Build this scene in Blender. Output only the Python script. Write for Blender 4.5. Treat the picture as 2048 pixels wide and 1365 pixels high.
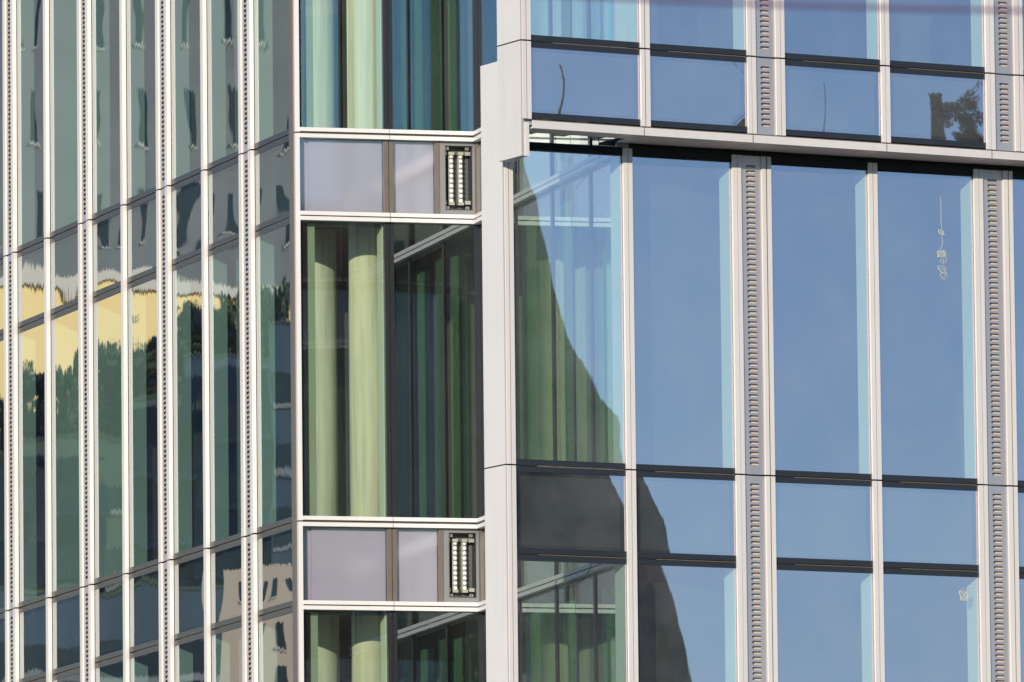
import bpy, bmesh, math, random
from mathutils import Vector, Matrix
R = math.radians
scene = bpy.context.scene
for o in list(bpy.data.objects): bpy.data.objects.remove(o)
col = scene.collection
random.seed(7)

# ------------------------------------------------------------------ camera
FPX, PITCH, ROLL = 19792.0, R(6.646), R(-0.599)      # focal length in photo pixels (2048 wide)
CAMZ = 1.7
cam_d = bpy.data.cameras.new('camera'); cam = bpy.data.objects.new('camera', cam_d); col.objects.link(cam)
scene.camera = cam
cam_d.sensor_fit = 'HORIZONTAL'; cam_d.sensor_width = 36.0; cam_d.lens = FPX / 2048 * 36.0
cam_d.clip_start = 1.0; cam_d.clip_end = 20000
fw = Vector((0, math.cos(PITCH), math.sin(PITCH))); up0 = Vector((0, -math.sin(PITCH), math.cos(PITCH))); rt0 = Vector((1, 0, 0))
cr, sr = math.cos(ROLL), math.sin(ROLL)
RT = rt0 * cr + up0 * sr; UP = up0 * cr - rt0 * sr
mw = Matrix((RT, UP, -fw)).transposed().to_4x4(); mw.translation = Vector((0, 0, CAMZ)); cam.matrix_world = mw
cam_d.dof.use_dof = True; cam_d.dof.focus_distance = 90.0; cam_d.dof.aperture_fstop = 11.0
CAM = Vector((0, 0, CAMZ))
def ray(u, v):
    return (RT * (u - 1024) + UP * (682.5 - v) + fw * FPX).normalized()

# ------------------------------------------------------------------ sky, sun, exposure
SUN_EL, SUN_AZ = R(13.5), R(-19)                     # azimuth measured from straight behind the camera, minus = left
sun_dir = Vector((math.sin(SUN_AZ) * math.cos(SUN_EL), -math.cos(SUN_AZ) * math.cos(SUN_EL), math.sin(SUN_EL)))
w = bpy.data.worlds.new('World'); scene.world = w; w.use_nodes = True
nt = w.node_tree; nt.nodes.clear()
sky = nt.nodes.new('ShaderNodeTexSky'); sky.sky_type = 'NISHITA'; sky.sun_disc = False
sky.sun_elevation = SUN_EL
sky.sun_rotation = math.atan2(sun_dir.x, sun_dir.y)
sky.air_density = 1.0; sky.dust_density = 0.0; sky.ozone_density = 3.4; sky.altitude = 2000
bg = nt.nodes.new('ShaderNodeBackground'); bg.inputs['Strength'].default_value = 0.15
wo = nt.nodes.new('ShaderNodeOutputWorld')
nt.links.new(sky.outputs[0], bg.inputs[0]); nt.links.new(bg.outputs[0], wo.inputs[0])
sl = bpy.data.lights.new('sun', 'SUN'); sl.energy = 3.5; sl.angle = R(0.55); sl.color = (1.0, 0.88, 0.74)
so = bpy.data.objects.new('sun', sl); col.objects.link(so)
so.rotation_euler = (-sun_dir).to_track_quat('-Z', 'Y').to_euler(); so.location = (0, -20, 60)
scene.render.engine = 'CYCLES'
scene.view_settings.view_transform = 'Standard'; scene.view_settings.look = 'None'
scene.view_settings.exposure = 0.35; scene.view_settings.gamma = 1.0
scene.view_settings.use_curve_mapping = False
try:
    scene.cycles.max_bounces = 14; scene.cycles.transparent_max_bounces = 24; scene.cycles.glossy_bounces = 6
except Exception: pass

# ------------------------------------------------------------------ facade frames
class Frame:
    """vertical plane: local x along the wall, local y inward, z up (world z)"""
    def __init__(s, o, az):
        s.o = Vector((o[0], o[1], 0)); s.az = az
        s.x = Vector((math.cos(az), math.sin(az), 0)); s.y = Vector((-math.sin(az), math.cos(az), 0))
    def hit(s, o, d, off=0.0):
        p0 = s.o + s.y * off
        t = (p0 - o).dot(s.y) / d.dot(s.y)
        return o + d * t
    def px(s, u, v, off=0.0):
        p = s.hit(CAM, ray(u, v), off); return ((p - s.o).dot(s.x), p.z)
    def S(s, u, v, off=0.0): return s.px(u, v, off)[0]
    def Z(s, u, v, off=0.0): return s.px(u, v, off)[1]
    def W(s, x, y, z): p = s.o + s.x * x + s.y * y; return Vector((p.x, p.y, z))
def at_depth(u, v, dep):
    d = ray(u, v); return CAM + d * (dep / d.y)
def at_z(u, v, z):
    d = ray(u, v); return CAM + d * ((z - CAMZ) / d.z)

AZ_A, AZ_B, AZ_C, AZ_D = R(-70.84), R(15.034), R(27.2), R(29.2)
AZ_K = R(-62.0)
pc = at_depth(591, 682, 91.0)
FA = Frame(pc, AZ_A); FB = Frame(pc, AZ_B)
ZJ1 = FB.Z(740, 270.2); ZJ2 = FB.Z(740, 435.2); ZJ3 = FB.Z(640, 1044.0); ZJ4 = FB.Z(640, 1212.6)
FLOOR = ZJ1 - ZJ3
SP = ((ZJ1 - ZJ2) + (ZJ3 - ZJ4)) / 2
ZJ = [ZJ1 + FLOOR, ZJ1, ZJ3, ZJ3 - FLOOR]             # storey joints (top of each spandrel)
ZK = [z - SP for z in ZJ]                              # foot of each spandrel
s_corner = FB.S(960, 600)
FR = Frame(FB.W(s_corner, 0, 0), AZ_B - math.pi / 2)
pcC = at_z(1060, 932.0, ZJ3); FC = Frame(pcC, AZ_C)
pcD = at_depth(1060, 82.5, pcC.y - .56); FD = Frame(pcD, AZ_D)
ZD1 = pcD.z; ZD0 = ZD1 + FLOOR; ZDK0 = ZD0 - SP
print('levels', ZJ, ZK, 'floor', FLOOR, 'C depth', pcC.y, 'D depth', pcD.y)

# ------------------------------------------------------------------ materials
def mat(name, base, rough=0.5, metal=0.0, noise=0.06, nscale=3.0, bump=0.0, coat=0.0, spec=0.5, streak=0.0, vary=0.0, stain=0.0):
    m = bpy.data.materials.new(name); m.use_nodes = True
    t = m.node_tree; p = t.nodes['Principled BSDF']
    p.inputs['Roughness'].default_value = rough; p.inputs['Metallic'].default_value = metal
    p.inputs['Specular IOR Level'].default_value = spec
    p.inputs['Coat Weight'].default_value = coat
    tc = t.nodes.new('ShaderNodeTexCoord')
    nz = t.nodes.new('ShaderNodeTexNoise'); nz.inputs['Scale'].default_value = nscale; nz.inputs['Detail'].default_value = 6
    mp = t.nodes.new('ShaderNodeMapping')
    if streak: mp.inputs['Scale'].default_value = (streak, streak, 0.25)
    t.links.new(tc.outputs['Object'], mp.inputs[0]); t.links.new(mp.outputs[0], nz.inputs['Vector'])
    mx = t.nodes.new('ShaderNodeMix'); mx.data_type = 'RGBA'
    a = [c * (1 - noise * 1.6) for c in base]; b = [min(1, c * (1 + noise * 1.6)) for c in base]
    mx.inputs[6].default_value = (*a, 1); mx.inputs[7].default_value = (*b, 1)
    t.links.new(nz.outputs['Fac'], mx.inputs[0]); cout = mx.outputs[2]
    if vary:
        oi = t.nodes.new('ShaderNodeObjectInfo'); mr = t.nodes.new('ShaderNodeMapRange')
        mr.inputs['To Min'].default_value = 1 - vary; mr.inputs['To Max'].default_value = 1 + vary
        t.links.new(oi.outputs['Random'], mr.inputs['Value'])
        vm = t.nodes.new('ShaderNodeVectorMath'); vm.operation = 'SCALE'
        t.links.new(cout, vm.inputs[0]); t.links.new(mr.outputs[0], vm.inputs['Scale']); cout = vm.outputs[0]
    if stain:                                           # faint rain streaks and grime
        m3 = t.nodes.new('ShaderNodeMapping'); m3.inputs['Scale'].default_value = (13, 13, .5)
        n3 = t.nodes.new('ShaderNodeTexNoise'); n3.inputs['Scale'].default_value = 1.0; n3.inputs['Detail'].default_value = 5
        t.links.new(tc.outputs['Object'], m3.inputs[0]); t.links.new(m3.outputs[0], n3.inputs['Vector'])
        r3 = t.nodes.new('ShaderNodeMapRange'); r3.inputs['From Min'].default_value = .5; r3.inputs['From Max'].default_value = .75
        r3.inputs['To Min'].default_value = 1; r3.inputs['To Max'].default_value = 1 - stain
        t.links.new(n3.outputs['Fac'], r3.inputs['Value'])
        v3 = t.nodes.new('ShaderNodeVectorMath'); v3.operation = 'SCALE'
        t.links.new(cout, v3.inputs[0]); t.links.new(r3.outputs[0], v3.inputs['Scale']); cout = v3.outputs[0]
    t.links.new(cout, p.inputs['Base Color'])
    if bump:
        bp = t.nodes.new('ShaderNodeBump'); bp.inputs['Strength'].default_value = bump; bp.inputs['Distance'].default_value = 0.01
        t.links.new(nz.outputs['Fac'], bp.inputs['Height']); t.links.new(bp.outputs[0], p.inputs['Normal'])
    return m
def glass(name, refl, tint, f0, fk=1.0, dirt_haze=0.03, rough=0.0, smear=0.0):
    """coated glazing: part mirror, part tinted see-through, with a thin film of dust and painted haze"""
    m = bpy.data.materials.new(name); m.use_nodes = True
    t = m.node_tree; t.nodes.clear()
    out = t.nodes.new('ShaderNodeOutputMaterial')
    gl = t.nodes.new('ShaderNodeBsdfGlossy'); gl.inputs['Roughness'].default_value = rough; gl.inputs['Color'].default_value = (*refl, 1)
    tr = t.nodes.new('ShaderNodeBsdfTransparent'); tr.inputs['Color'].default_value = (*tint, 1)
    ge = t.nodes.new('ShaderNodeNewGeometry')
    dt = t.nodes.new('ShaderNodeVectorMath'); dt.operation = 'DOT_PRODUCT'
    t.links.new(ge.outputs['Normal'], dt.inputs[0]); t.links.new(ge.outputs['Incoming'], dt.inputs[1])
    def mth(op, a, b=None):
        n_ = t.nodes.new('ShaderNodeMath'); n_.operation = op
        t.links.new(a, n_.inputs[0])
        if b is not None: n_.inputs[1].default_value = b
        return n_.outputs[0]
    c1_ = mth('ABSOLUTE', dt.outputs['Value']); c2_ = mth('MULTIPLY_ADD', c1_, -1.0); c2_.node.inputs[2].default_value = 1.0
    frv = mth('MULTIPLY', mth('POWER', c2_, 5.0), 1.6)      # both faces of the sheet, falling off with the viewing angle
    ma = t.nodes.new('ShaderNodeMath'); ma.operation = 'MULTIPLY_ADD'; ma.inputs[1].default_value = fk; ma.inputs[2].default_value = f0; ma.use_clamp = True
    t.links.new(frv, ma.inputs[0])
    # the mirror coating faces outdoors: seen from the room side the sheet reflects much less
    bk = mth('MULTIPLY_ADD', ge.outputs['Backfacing'], -0.6); bk.node.inputs[2].default_value = 1.0
    mk = t.nodes.new('ShaderNodeMath'); mk.operation = 'MULTIPLY'
    t.links.new(ma.outputs[0], mk.inputs[0]); t.links.new(bk, mk.inputs[1]); ma = mk
    mx = t.nodes.new('ShaderNodeMixShader')
    t.links.new(ma.outputs[0], mx.inputs[0]); t.links.new(tr.outputs[0], mx.inputs[1]); t.links.new(gl.outputs[0], mx.inputs[2])
    df = t.nodes.new('ShaderNodeBsdfDiffuse'); df.inputs['Color'].default_value = (0.56, 0.52, 0.53, 1)
    tc = t.nodes.new('ShaderNodeTexCoord'); oi = t.nodes.new('ShaderNodeObjectInfo')
    va = t.nodes.new('ShaderNodeVectorMath'); va.operation = 'ADD'
    cx = t.nodes.new('ShaderNodeCombineXYZ'); ml = t.nodes.new('ShaderNodeMath'); ml.operation = 'MULTIPLY'; ml.inputs[1].default_value = 37
    t.links.new(oi.outputs['Random'], ml.inputs[0]); t.links.new(ml.outputs[0], cx.inputs[0]); t.links.new(ml.outputs[0], cx.inputs[2])
    t.links.new(tc.outputs['Object'], va.inputs[0]); t.links.new(cx.outputs[0], va.inputs[1])
    nz = t.nodes.new('ShaderNodeTexNoise'); nz.inputs['Scale'].default_value = 1.3; nz.inputs['Detail'].default_value = 8; nz.inputs['Roughness'].default_value = 0.65
    t.links.new(va.outputs[0], nz.inputs['Vector'])
    rp = t.nodes.new('ShaderNodeMapRange'); rp.inputs['From Min'].default_value = 0.4; rp.inputs['From Max'].default_value = 0.75
    rp.inputs['To Min'].default_value = dirt_haze * 0.4; rp.inputs['To Max'].default_value = dirt_haze * 1.6
    t.links.new(nz.outputs['Fac'], rp.inputs['Value'])
    if smear:                                           # drawing lines of the float glass
        m4 = t.nodes.new('ShaderNodeMapping'); m4.inputs['Scale'].default_value = (21, 21, .5)
        n4 = t.nodes.new('ShaderNodeTexNoise'); n4.inputs['Scale'].default_value = 1.0; n4.inputs['Detail'].default_value = 3
        t.links.new(va.outputs[0], m4.inputs[0]); t.links.new(m4.outputs[0], n4.inputs['Vector'])
        s4 = t.nodes.new('ShaderNodeMapRange'); s4.inputs['To Min'].default_value = -smear; s4.inputs['To Max'].default_value = smear
        t.links.new(n4.outputs['Fac'], s4.inputs['Value'])
        c4 = t.nodes.new('ShaderNodeCombineXYZ'); t.links.new(s4.outputs[0], c4.inputs[2])
        a4_ = t.nodes.new('ShaderNodeVectorMath'); a4_.operation = 'ADD'
        t.links.new(ge.outputs['Normal'], a4_.inputs[0]); t.links.new(c4.outputs[0], a4_.inputs[1])
        n5 = t.nodes.new('ShaderNodeVectorMath'); n5.operation = 'NORMALIZE'; t.links.new(a4_.outputs[0], n5.inputs[0])
        t.links.new(n5.outputs[0], gl.inputs['Normal'])
    # water specks
    vo = t.nodes.new('ShaderNodeTexVoronoi'); vo.inputs['Scale'].default_value = 9
    t.links.new(va.outputs[0], vo.inputs['Vector'])
    sp = t.nodes.new('ShaderNodeMapRange'); sp.inputs['From Min'].default_value = 0.07; sp.inputs['From Max'].default_value = 0.03
    sp.inputs['To Min'].default_value = 0; sp.inputs['To Max'].default_value = 0.18
    t.links.new(vo.outputs['Distance'], sp.inputs['Value'])
    n2 = t.nodes.new('ShaderNodeTexNoise'); n2.inputs['Scale'].default_value = 2.2; t.links.new(va.outputs[0], n2.inputs['Vector'])
    r2 = t.nodes.new('ShaderNodeMapRange'); r2.inputs['From Min'].default_value = 0.6; r2.inputs['From Max'].default_value = 0.68
    t.links.new(n2.outputs['Fac'], r2.inputs['Value'])
    mm = t.nodes.new('ShaderNodeMath'); mm.operation = 'MULTIPLY'; t.links.new(sp.outputs[0], mm.inputs[0]); t.links.new(r2.outputs[0], mm.inputs[1])
    ad = t.nodes.new('ShaderNodeMath'); ad.operation = 'ADD'; t.links.new(mm.outputs[0], ad.inputs[0]); t.links.new(rp.outputs[0], ad.inputs[1])
    m2 = t.nodes.new('ShaderNodeMixShader'); t.links.new(ad.outputs[0], m2.inputs[0])
    t.links.new(mx.outputs[0], m2.inputs[1]); t.links.new(df.outputs[0], m2.inputs[2]); t.links.new(m2.outputs[0], out.inputs[0])
    return m
M = dict(
    alu=mat('cream_aluminium', (0.70, 0.665, 0.61), 0.42, 0, 0.03, 2.0, 0, 0.15, vary=.03, stain=.05),
    white=mat('white_aluminium', (0.71, 0.685, 0.66), 0.4, 0, 0.03, 2.0, 0, 0.15, vary=.025, stain=.05),
    plate=mat('bare_aluminium_plate', (0.62, 0.57, 0.54), 0.44, 0.65, 0.03, 2.5, vary=.04, stain=.12),
    tray=mat('tray_aluminium', (0.66, 0.58, 0.49), 0.6, 0, 0.05),
    black=mat('black_enamel', (0.022, 0.022, 0.026), 0.22, 0, 0.1, 5, 0, 0.0),
    brown=mat('bronze_frame', (0.13, 0.105, 0.085), 0.4, 0, 0.1, 8),
    ledge=mat('joint_ledge', (0.20, 0.14, 0.09), 0.6, 0, 0.3, 25),
    void=mat('joint_rubber', (0.012, 0.012, 0.012), 0.8, 0, 0.1),
    greyp=mat('grey_metal_panel', (0.2, 0.2, 0.195), 0.45, 0.1, 0.03),
    sp_return=mat('white_spandrel_backing', (0.72, 0.76, 0.70), 0.7, 0, 0.03),
    greyp2=mat('grey_green_jamb', (0.24, 0.29, 0.26), 0.5),
    jamb=mat('pale_jamb', (0.68, 0.72, 0.67), 0.5, 0, 0.03),
    jambg=mat('green_jamb', (0.32, 0.41, 0.41), 0.5, 0, 0.05),
    sp_dark=mat('dark_spandrel_backing', (0.055, 0.06, 0.062), 0.7, 0, 0.06),
    sp_light=mat('pale_spandrel_backing', (0.46, 0.44, 0.47), 0.7, 0, 0.03),
    conc=mat('concrete', (0.64, 0.60, 0.52), 0.85, 0, 0.14, 6.0, 0.3, 0, 0.3, 3.0, stain=.28),
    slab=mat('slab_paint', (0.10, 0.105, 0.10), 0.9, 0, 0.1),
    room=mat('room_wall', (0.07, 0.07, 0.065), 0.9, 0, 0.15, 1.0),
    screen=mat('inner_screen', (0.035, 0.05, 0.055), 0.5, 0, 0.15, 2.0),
    chrome=mat('polished_metal', (0.5, 0.46, 0.38), 0.25, 0.45, 0.05),
    lens=mat('led_lens', (0.80, 0.80, 0.76), 0.12, 0.0, 0.02, 3, 0, 1.0),
    cable=mat('cable_rubber', (0.04, 0.045, 0.05), 0.6),
    wirep=mat('violet_wire', (0.16, 0.08, 0.17), 0.6),
    cord=mat('white_cord', (0.62, 0.68, 0.64), 0.8),
    gl_a=glass('glass_side', (0.90, 0.95, 0.97), (0.70, 0.84, 0.76), 0.34, 0.9, 0.015, smear=.0020),
    gl_c=glass('glass_sky', (1.0, 0.91, 1.0), (0.80, 0.95, 0.84), 0.48, 0.9, 0.08, smear=.0006),  # thicker dust film, also painting a pale lavender haze over the mirrored sky
    gl_b=glass('glass_clear', (0.85, 0.95, 0.98), (0.84, 0.93, 0.76), 0.24, 1.0, 0.02),
    gl_s=glass('glass_spandrel', (0.9, 0.95, 1.0), (0.88, 0.88, 0.92), 0.26, 0.7, 0.02, 0.10),
    gl_q=glass('glass_return_spandrel', (0.92, 1.0, 1.0), (0.88, 0.94, 0.88), 0.34, 1.0, 0.02),
    gl_r=glass('glass_return', (0.9, 0.98, 1.0), (0.56, 0.86, 0.58), 0.36, 0.8, 0.015),
)

# ------------------------------------------------------------------ mesh helpers
def new_bm(): return bmesh.new()
def add_box(bm, x0, x1, y0, y1, z0, z1):
    vs = [bm.verts.new(c) for c in ((x0, y0, z0), (x1, y0, z0), (x1, y1, z0), (x0, y1, z0), (x0, y0, z1), (x1, y0, z1), (x1, y1, z1), (x0, y1, z1))]
    for f in ((0, 3, 2, 1), (4, 5, 6, 7), (0, 1, 5, 4), (1, 2, 6, 5), (2, 3, 7, 6), (3, 0, 4, 7)):
        bm.faces.new([vs[i] for i in f])
def add_prism(bm, pts, z0, z1):
    lo = [bm.verts.new((p[0], p[1], z0)) for p in pts]; hi = [bm.verts.new((p[0], p[1], z1)) for p in pts]
    bm.faces.new(lo[::-1]); bm.faces.new(hi); n = len(pts)
    for i in range(n): bm.faces.new((lo[i], lo[(i + 1) % n], hi[(i + 1) % n], hi[i]))
def add_tube(bm, pts, r, seg=6):
    rings = []
    for i, p in enumerate(pts):
        a = pts[max(i - 1, 0)]; b = pts[min(i + 1, len(pts) - 1)]
        t = (Vector(b) - Vector(a)).normalized()
        n1 = t.orthogonal().normalized() if abs(t.z) > 0.99 else t.cross(Vector((0, 0, 1))).normalized()
        n2 = t.cross(n1)
        rings.append([bm.verts.new(Vector(p) + (n1 * math.cos(k * math.tau / seg) + n2 * math.sin(k * math.tau / seg)) * r) for k in range(seg)])
    for a, b in zip(rings, rings[1:]):
        for k in range(seg): bm.faces.new((a[k], a[(k + 1) % seg], b[(k + 1) % seg], b[k]))
def obj(name, bm, m, parent=None, smooth=False, fix=True):
    if fix: bmesh.ops.recalc_face_normals(bm, faces=bm.faces)
    me = bpy.data.meshes.new(name); bm.to_mesh(me); bm.free()
    me.materials.append(m)
    if smooth: me.polygons.foreach_set('use_smooth', [True] * len(me.polygons))
    o = bpy.data.objects.new(name, me); col.objects.link(o)
    if parent: o.parent = parent
    return o
def box(name, m, parent, *c):
    bm = new_bm(); add_box(bm, *c); return obj(name, bm, m, parent)
def thing(name, label, cat, F=None, group=None, loc=None):
    o = bpy.data.objects.new(name, None); col.objects.link(o); o.empty_display_size = 0.5
    o['label'] = label; o['category'] = cat
    if group: o['group'] = group
    if F: o.location = F.o; o.rotation_euler = (0, 0, F.az)
    if loc: o.location = loc
    return o
def tag(o, label=None, cat=None, group=None, kind=None):
    if label: o['label'] = label
    if cat: o['category'] = cat
    if group: o['group'] = group
    if kind: o['kind'] = kind
    return o
def pane(name, m, parent, x0, x1, z0, z1, y=0.0, amp=1.0, nx=None, nz=None, tilt=(0, 0), bulge=None, seed=None, wl=1.0):
    """glass sheet with the faint pillow and ripples of toughened glass"""
    rnd = random.Random(seed if seed is not None else random.random())
    w_, h = x1 - x0, z1 - z0
    nx = nx or 16; nz = nz or max(12, int(16 * h / max(w_, .3)))
    comps = []
    for k in range(4):
        kx = rnd.uniform(-1, 1) * 5.5 / wl; kz = rnd.uniform(0.2, 1.0) * 3.2 / wl * rnd.choice((-1, 1))
        comps.append((kx, kz, rnd.uniform(0, 6.28), 0.00008 * rnd.uniform(.4, 1) * wl))
    for k in range(2):
        comps.append((rnd.uniform(-3, 3), rnd.uniform(12, 18), rnd.uniform(0, 6.28), 0.000022))
    bl = bulge if bulge is not None else rnd.uniform(-.0006, .0006)
    vs = []
    for j in range(nz + 1):
        for i in range(nx + 1):
            a, b = i / nx, j / nz
            x = x0 + w_ * a; z = z0 + h * b
            d = sum(A * math.sin(kx * x + kz * z + p) for kx, kz, p, A in comps)
            d += bl * (4 * a * (1 - a)) * (4 * b * (1 - b)) + tilt[0] * w_ * (a - .5) + tilt[1] * h * (b - .5)
            vs.append((x, y + d * amp, z))
    fs = [(j * (nx + 1) + i, j * (nx + 1) + i + 1, (j + 1) * (nx + 1) + i + 1, (j + 1) * (nx + 1) + i) for j in range(nz) for i in range(nx)]
    me = bpy.data.meshes.new(name); me.from_pydata(vs, [], fs); me.materials.append(m)
    me.polygons.foreach_set('use_smooth', [True] * len(me.polygons))
    o = bpy.data.objects.new(name, me); col.objects.link(o); o.parent = parent
    return o

SLOT_P = 0.0466
def vent_plate(parent, x0, x1, z0, z1, y, name='vent_plate', slot_w=0.098, slot_h=0.026, th=0.005):
    bm = new_bm(); xc = (x0 + x1) / 2
    marg = 0.05
    n = int((z1 - z0 - 2 * marg) / SLOT_P); marg = (z1 - z0 - n * SLOT_P) / 2
    def V(x, z, yy=y): return bm.verts.new((x, yy, z))
    hw, hh = slot_w / 2 - slot_h / 2, slot_h / 2
    zz = z0 + marg
    bm.faces.new([V(x0, z0), V(x1, z0), V(x1, zz), V(x0, zz)])
    for k in range(n):
        zb = zz + k * SLOT_P; zt = zb + SLOT_P; zc = (zb + zt) / 2
        ptsR = [(xc, zc - hh)] + [(xc + hw + hh * math.sin(a), zc - hh * math.cos(a)) for a in [math.pi * i / 5 for i in range(6)]] + [(xc, zc + hh)]
        ptsL = [(2 * xc - a, b) for a, b in ptsR]
        bm.faces.new([V(xc, zb), V(x1, zb), V(x1, zt), V(xc, zt)] + [V(a, b) for a, b in ptsR[::-1]])
        bm.faces.new([V(xc, zb), V(x0, zb), V(x0, zt), V(xc, zt)] + [V(a, b) for a, b in ptsL[::-1]])
        for pts in (ptsR, ptsL):
            for a, b in zip(pts, pts[1:]):
                bm.faces.new([V(*a), V(*b), V(b[0], b[1], y + th), V(a[0], a[1], y + th)])
    zz += n * SLOT_P
    bm.faces.new([V(x0, zz), V(x1, zz), V(x1, z1), V(x0, z1)])
    bmesh.ops.remove_doubles(bm, verts=bm.verts, dist=1e-5)
    return obj(name, bm, M['plate'], parent)

# ------------------------------------------------------------------ curtain wall kit (shared by three walls)
G = 0.007          # half of the open joint between storeys
def bars(T, F, spans, segs, y0=-0.045, y1=0.0, m='alu', name='mullion'):
    """each mullion: a dark core part carrying its cover bars as sub-parts"""
    for (a, b) in segs:
        core = box(name, M['void'], T, spans[0][0] + .004, spans[-1][1] - .004, y0 + .022, y1 + .12, a, b)
        for (x0, x1) in spans:
            bar = box('cover_bar', M[m], core, x0, x1, y0, -.004, a, b)
def strip(T, F, sp, segs, y0=-0.045):
    """sp: left bars (2), plate, right bars (2)"""
    l1, l2, pl, r1, r2 = sp
    bars(T, F, [l1, l2], segs, y0); bars(T, F, [r1, r2], segs, y0)
    for (a, b) in segs:
        vent_plate(T, l2[1] + .0005, r1[0] - .0005, a, b, y0 + .018)
        tr = box('vent_tray', M['tray'], T, l2[1] + .01, r1[0] - .01, y0 + .048, y0 + .055, a, b)
def transoms(T, x0, x1, zj, zk, top=True):
    """black enamelled rails either side of a joint, with its weathered ledge"""
    for z in ([zj] if top else []) + [zk]:
        box('rail', M['black'], T, x0, x1, -.006, .05, z + G, z + .056)
        box('rail', M['black'], T, x0, x1, -.006, .05, z - .056, z - G)
        box('joint_ledge', M['ledge'], T, x0, x1, .004 if z == zj else .0, .05, z - .0045, z + .001)
        xm = x0 + (x1 - x0) * .2
        box('gasket', M['void'], T, x0 + .02, xm, -.004, .003, z - .003, z + .0065)
def window_bay(T, x0, x1, gl, zt, zb, jamb=None, jm='jamb', spand='sp_dark', sp_glass=None, amp=1.0, jd=.18, **kw):
    """main window of one bay between the foot of the spandrel above (zt) and the joint below (zb)"""
    p = pane('window_pane', M[gl], T, x0, x1, zb + .05, zt - .05, amp=amp, **kw)
    if jamb == 'R': box('jamb_panel', M[jm], T, x1 - .012, x1 + .01, .03, .03 + jd, zb + .03, zt - .03)
    if jamb == 'L': box('jamb_panel', M[jm], T, x0 - .01, x0 + .012, .03, .03 + jd, zb + .03, zt - .03)
    return p
def spandrel_bay(T, x0, x1, gl, zt, zb, backing='sp_dark', amp=1.0, **kw):
    pane('spandrel_pane', M[gl], T, x0, x1, zb + .05, zt - .05, amp=amp, nz=16, **kw)
    box('spandrel_backing', M[backing], T, x0 + .035, x1 - .035, .045, .06, zb + .085, zt - .085)
    box('spandrel_frame', M['black'], T, x0, x1, .061, .08, zb, zt)

ZT = ZJ[0] + .9; ZBOT = ZJ[3] - 1.0
# ================================================================== A : side wing
TA = thing('office_wing', 'long left side of the glass building, receding, mirroring grey and yellow houses in rippled panes', 'building', FA)
uA = 600
s1, s2, s3, s4 = (FA.S(u, uA) for u in (15.5, 164.5, 321.5, 488.0))
print('A strips', s1, s2, s3, s4, 'mull', [FA.S(u, uA) for u in (97, 250, 412)])
MOD = (s4 - s1) / 3
bw, jt, pw = 0.034, 0.014, 0.205
def strip_at(x): 
    l1 = (x, x + bw); l2 = (x + bw + jt, x + 2 * bw + jt); pl = (l2[1], l2[1] + pw); r1 = (pl[1], pl[1] + bw); r2 = (r1[1] + jt, r1[1] + jt + bw)
    return l1, l2, pl, r1, r2
SEG = [(ZJ[0] + G, ZT), (ZJ[1] + G, ZJ[0] - G), (ZJ[2] + G, ZJ[1] - G), (ZJ[3] + G, ZJ[2] - G), (ZBOT, ZJ[3] - G)]
xe = -0.09
sw = strip_at(0)[4][1]; mwid = 2 * bw + jt
openings = []
mull_off = (FA.S(97, uA) - s1 + FA.S(250, uA) - s2 + FA.S(412, uA) - s3) / 3
for k in range(-2, 4):
    x = s1 + MOD * k
    strip(TA, FA, strip_at(x), SEG)
    xm = x + mull_off
    if k < 3:
        bars(TA, FA, [(xm, xm + bw), (xm + bw + jt, xm + mwid)], SEG)
        openings += [(x + sw, xm), (xm + mwid, x + MOD)]
    else: openings.append((x + sw, xe))
for n, (a, b) in enumerate(openings):
    for i in range(4):
        zt = ZK[i]; zb = ZJ[i + 1] if i < 3 else ZBOT
        if i < 4 and zb < zt:
            window_bay(TA, a, b, 'gl_a', zt, zb, 'L', 'jambg', jd=(.36 if (n == 5 or (n == 6 and i > 0)) else .15), amp=1.35, seed=100 + n * 7 + i)
        spandrel_bay(TA, a, b, 'gl_a', ZJ[i], ZK[i], 'sp_dark', amp=1.2, seed=500 + n * 5 + i, bulge=random.Random(n * 3 + i).choice((-1, 1)) * .0005)
        transoms(TA, a, b, ZJ[i], ZK[i])
box('corner_post', M['brown'], TA, xe, -.002, -.02, .06, ZBOT, ZT)

# ================================================================== B : corner bay
TB = thing('office_wing', 'narrow corner bay with white double rails, two panes wide, concrete columns behind its glass', 'building', FB)
uB = 682
xb0 = .0; xb1 = .043
xm = FB.S(779.5, uB)
xr = s_corner
for (a, b) in SEG:
    box('corner_bar', M['white'], TB, xb0, xb1, -.05, .03, a, b)
hwm = .044
def rail_pair(T, x0, x1, z, proud=.07, m='white', cuts=(), gap=.010):
    xs = [x0] + list(cuts) + [x1]
    for a, b in zip(xs, xs[1:]):
        a2 = a + (.003 if a != x0 else 0); b2 = b - (.003 if b != x1 else 0)
        for (z0, z1) in ((z + gap, z + gap + .036), (z - gap - .036, z - gap)):
            box('rail', M[m], T, a2, b2, -proud, -.01, z0, z1)
    box('joint_core', M['brown'], T, x0, x1, -proud * .45, .0, z - gap, z + gap)
for z, gp in [(z, .011) for z in ZJ] + [(z, .006) for z in ZK]:
    rail_pair(TB, xb1, xr - .0705, z, cuts=(xm,), gap=gp)
def dark_post(T, xc, z0, z1, w2=.044, m='brown', y0=-.02):
    box('post', M[m], T, xc - w2, xc - .003, y0, .05, z0, z1)
    box('post', M[m], T, xc + .003, xc + w2, y0, .05, z0, z1)
    box('post_joint', M['void'], T, xc - .003, xc + .003, -.012, .05, z0, z1)
xpan = FB.S(879, 350)
lamp_spots = []
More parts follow.
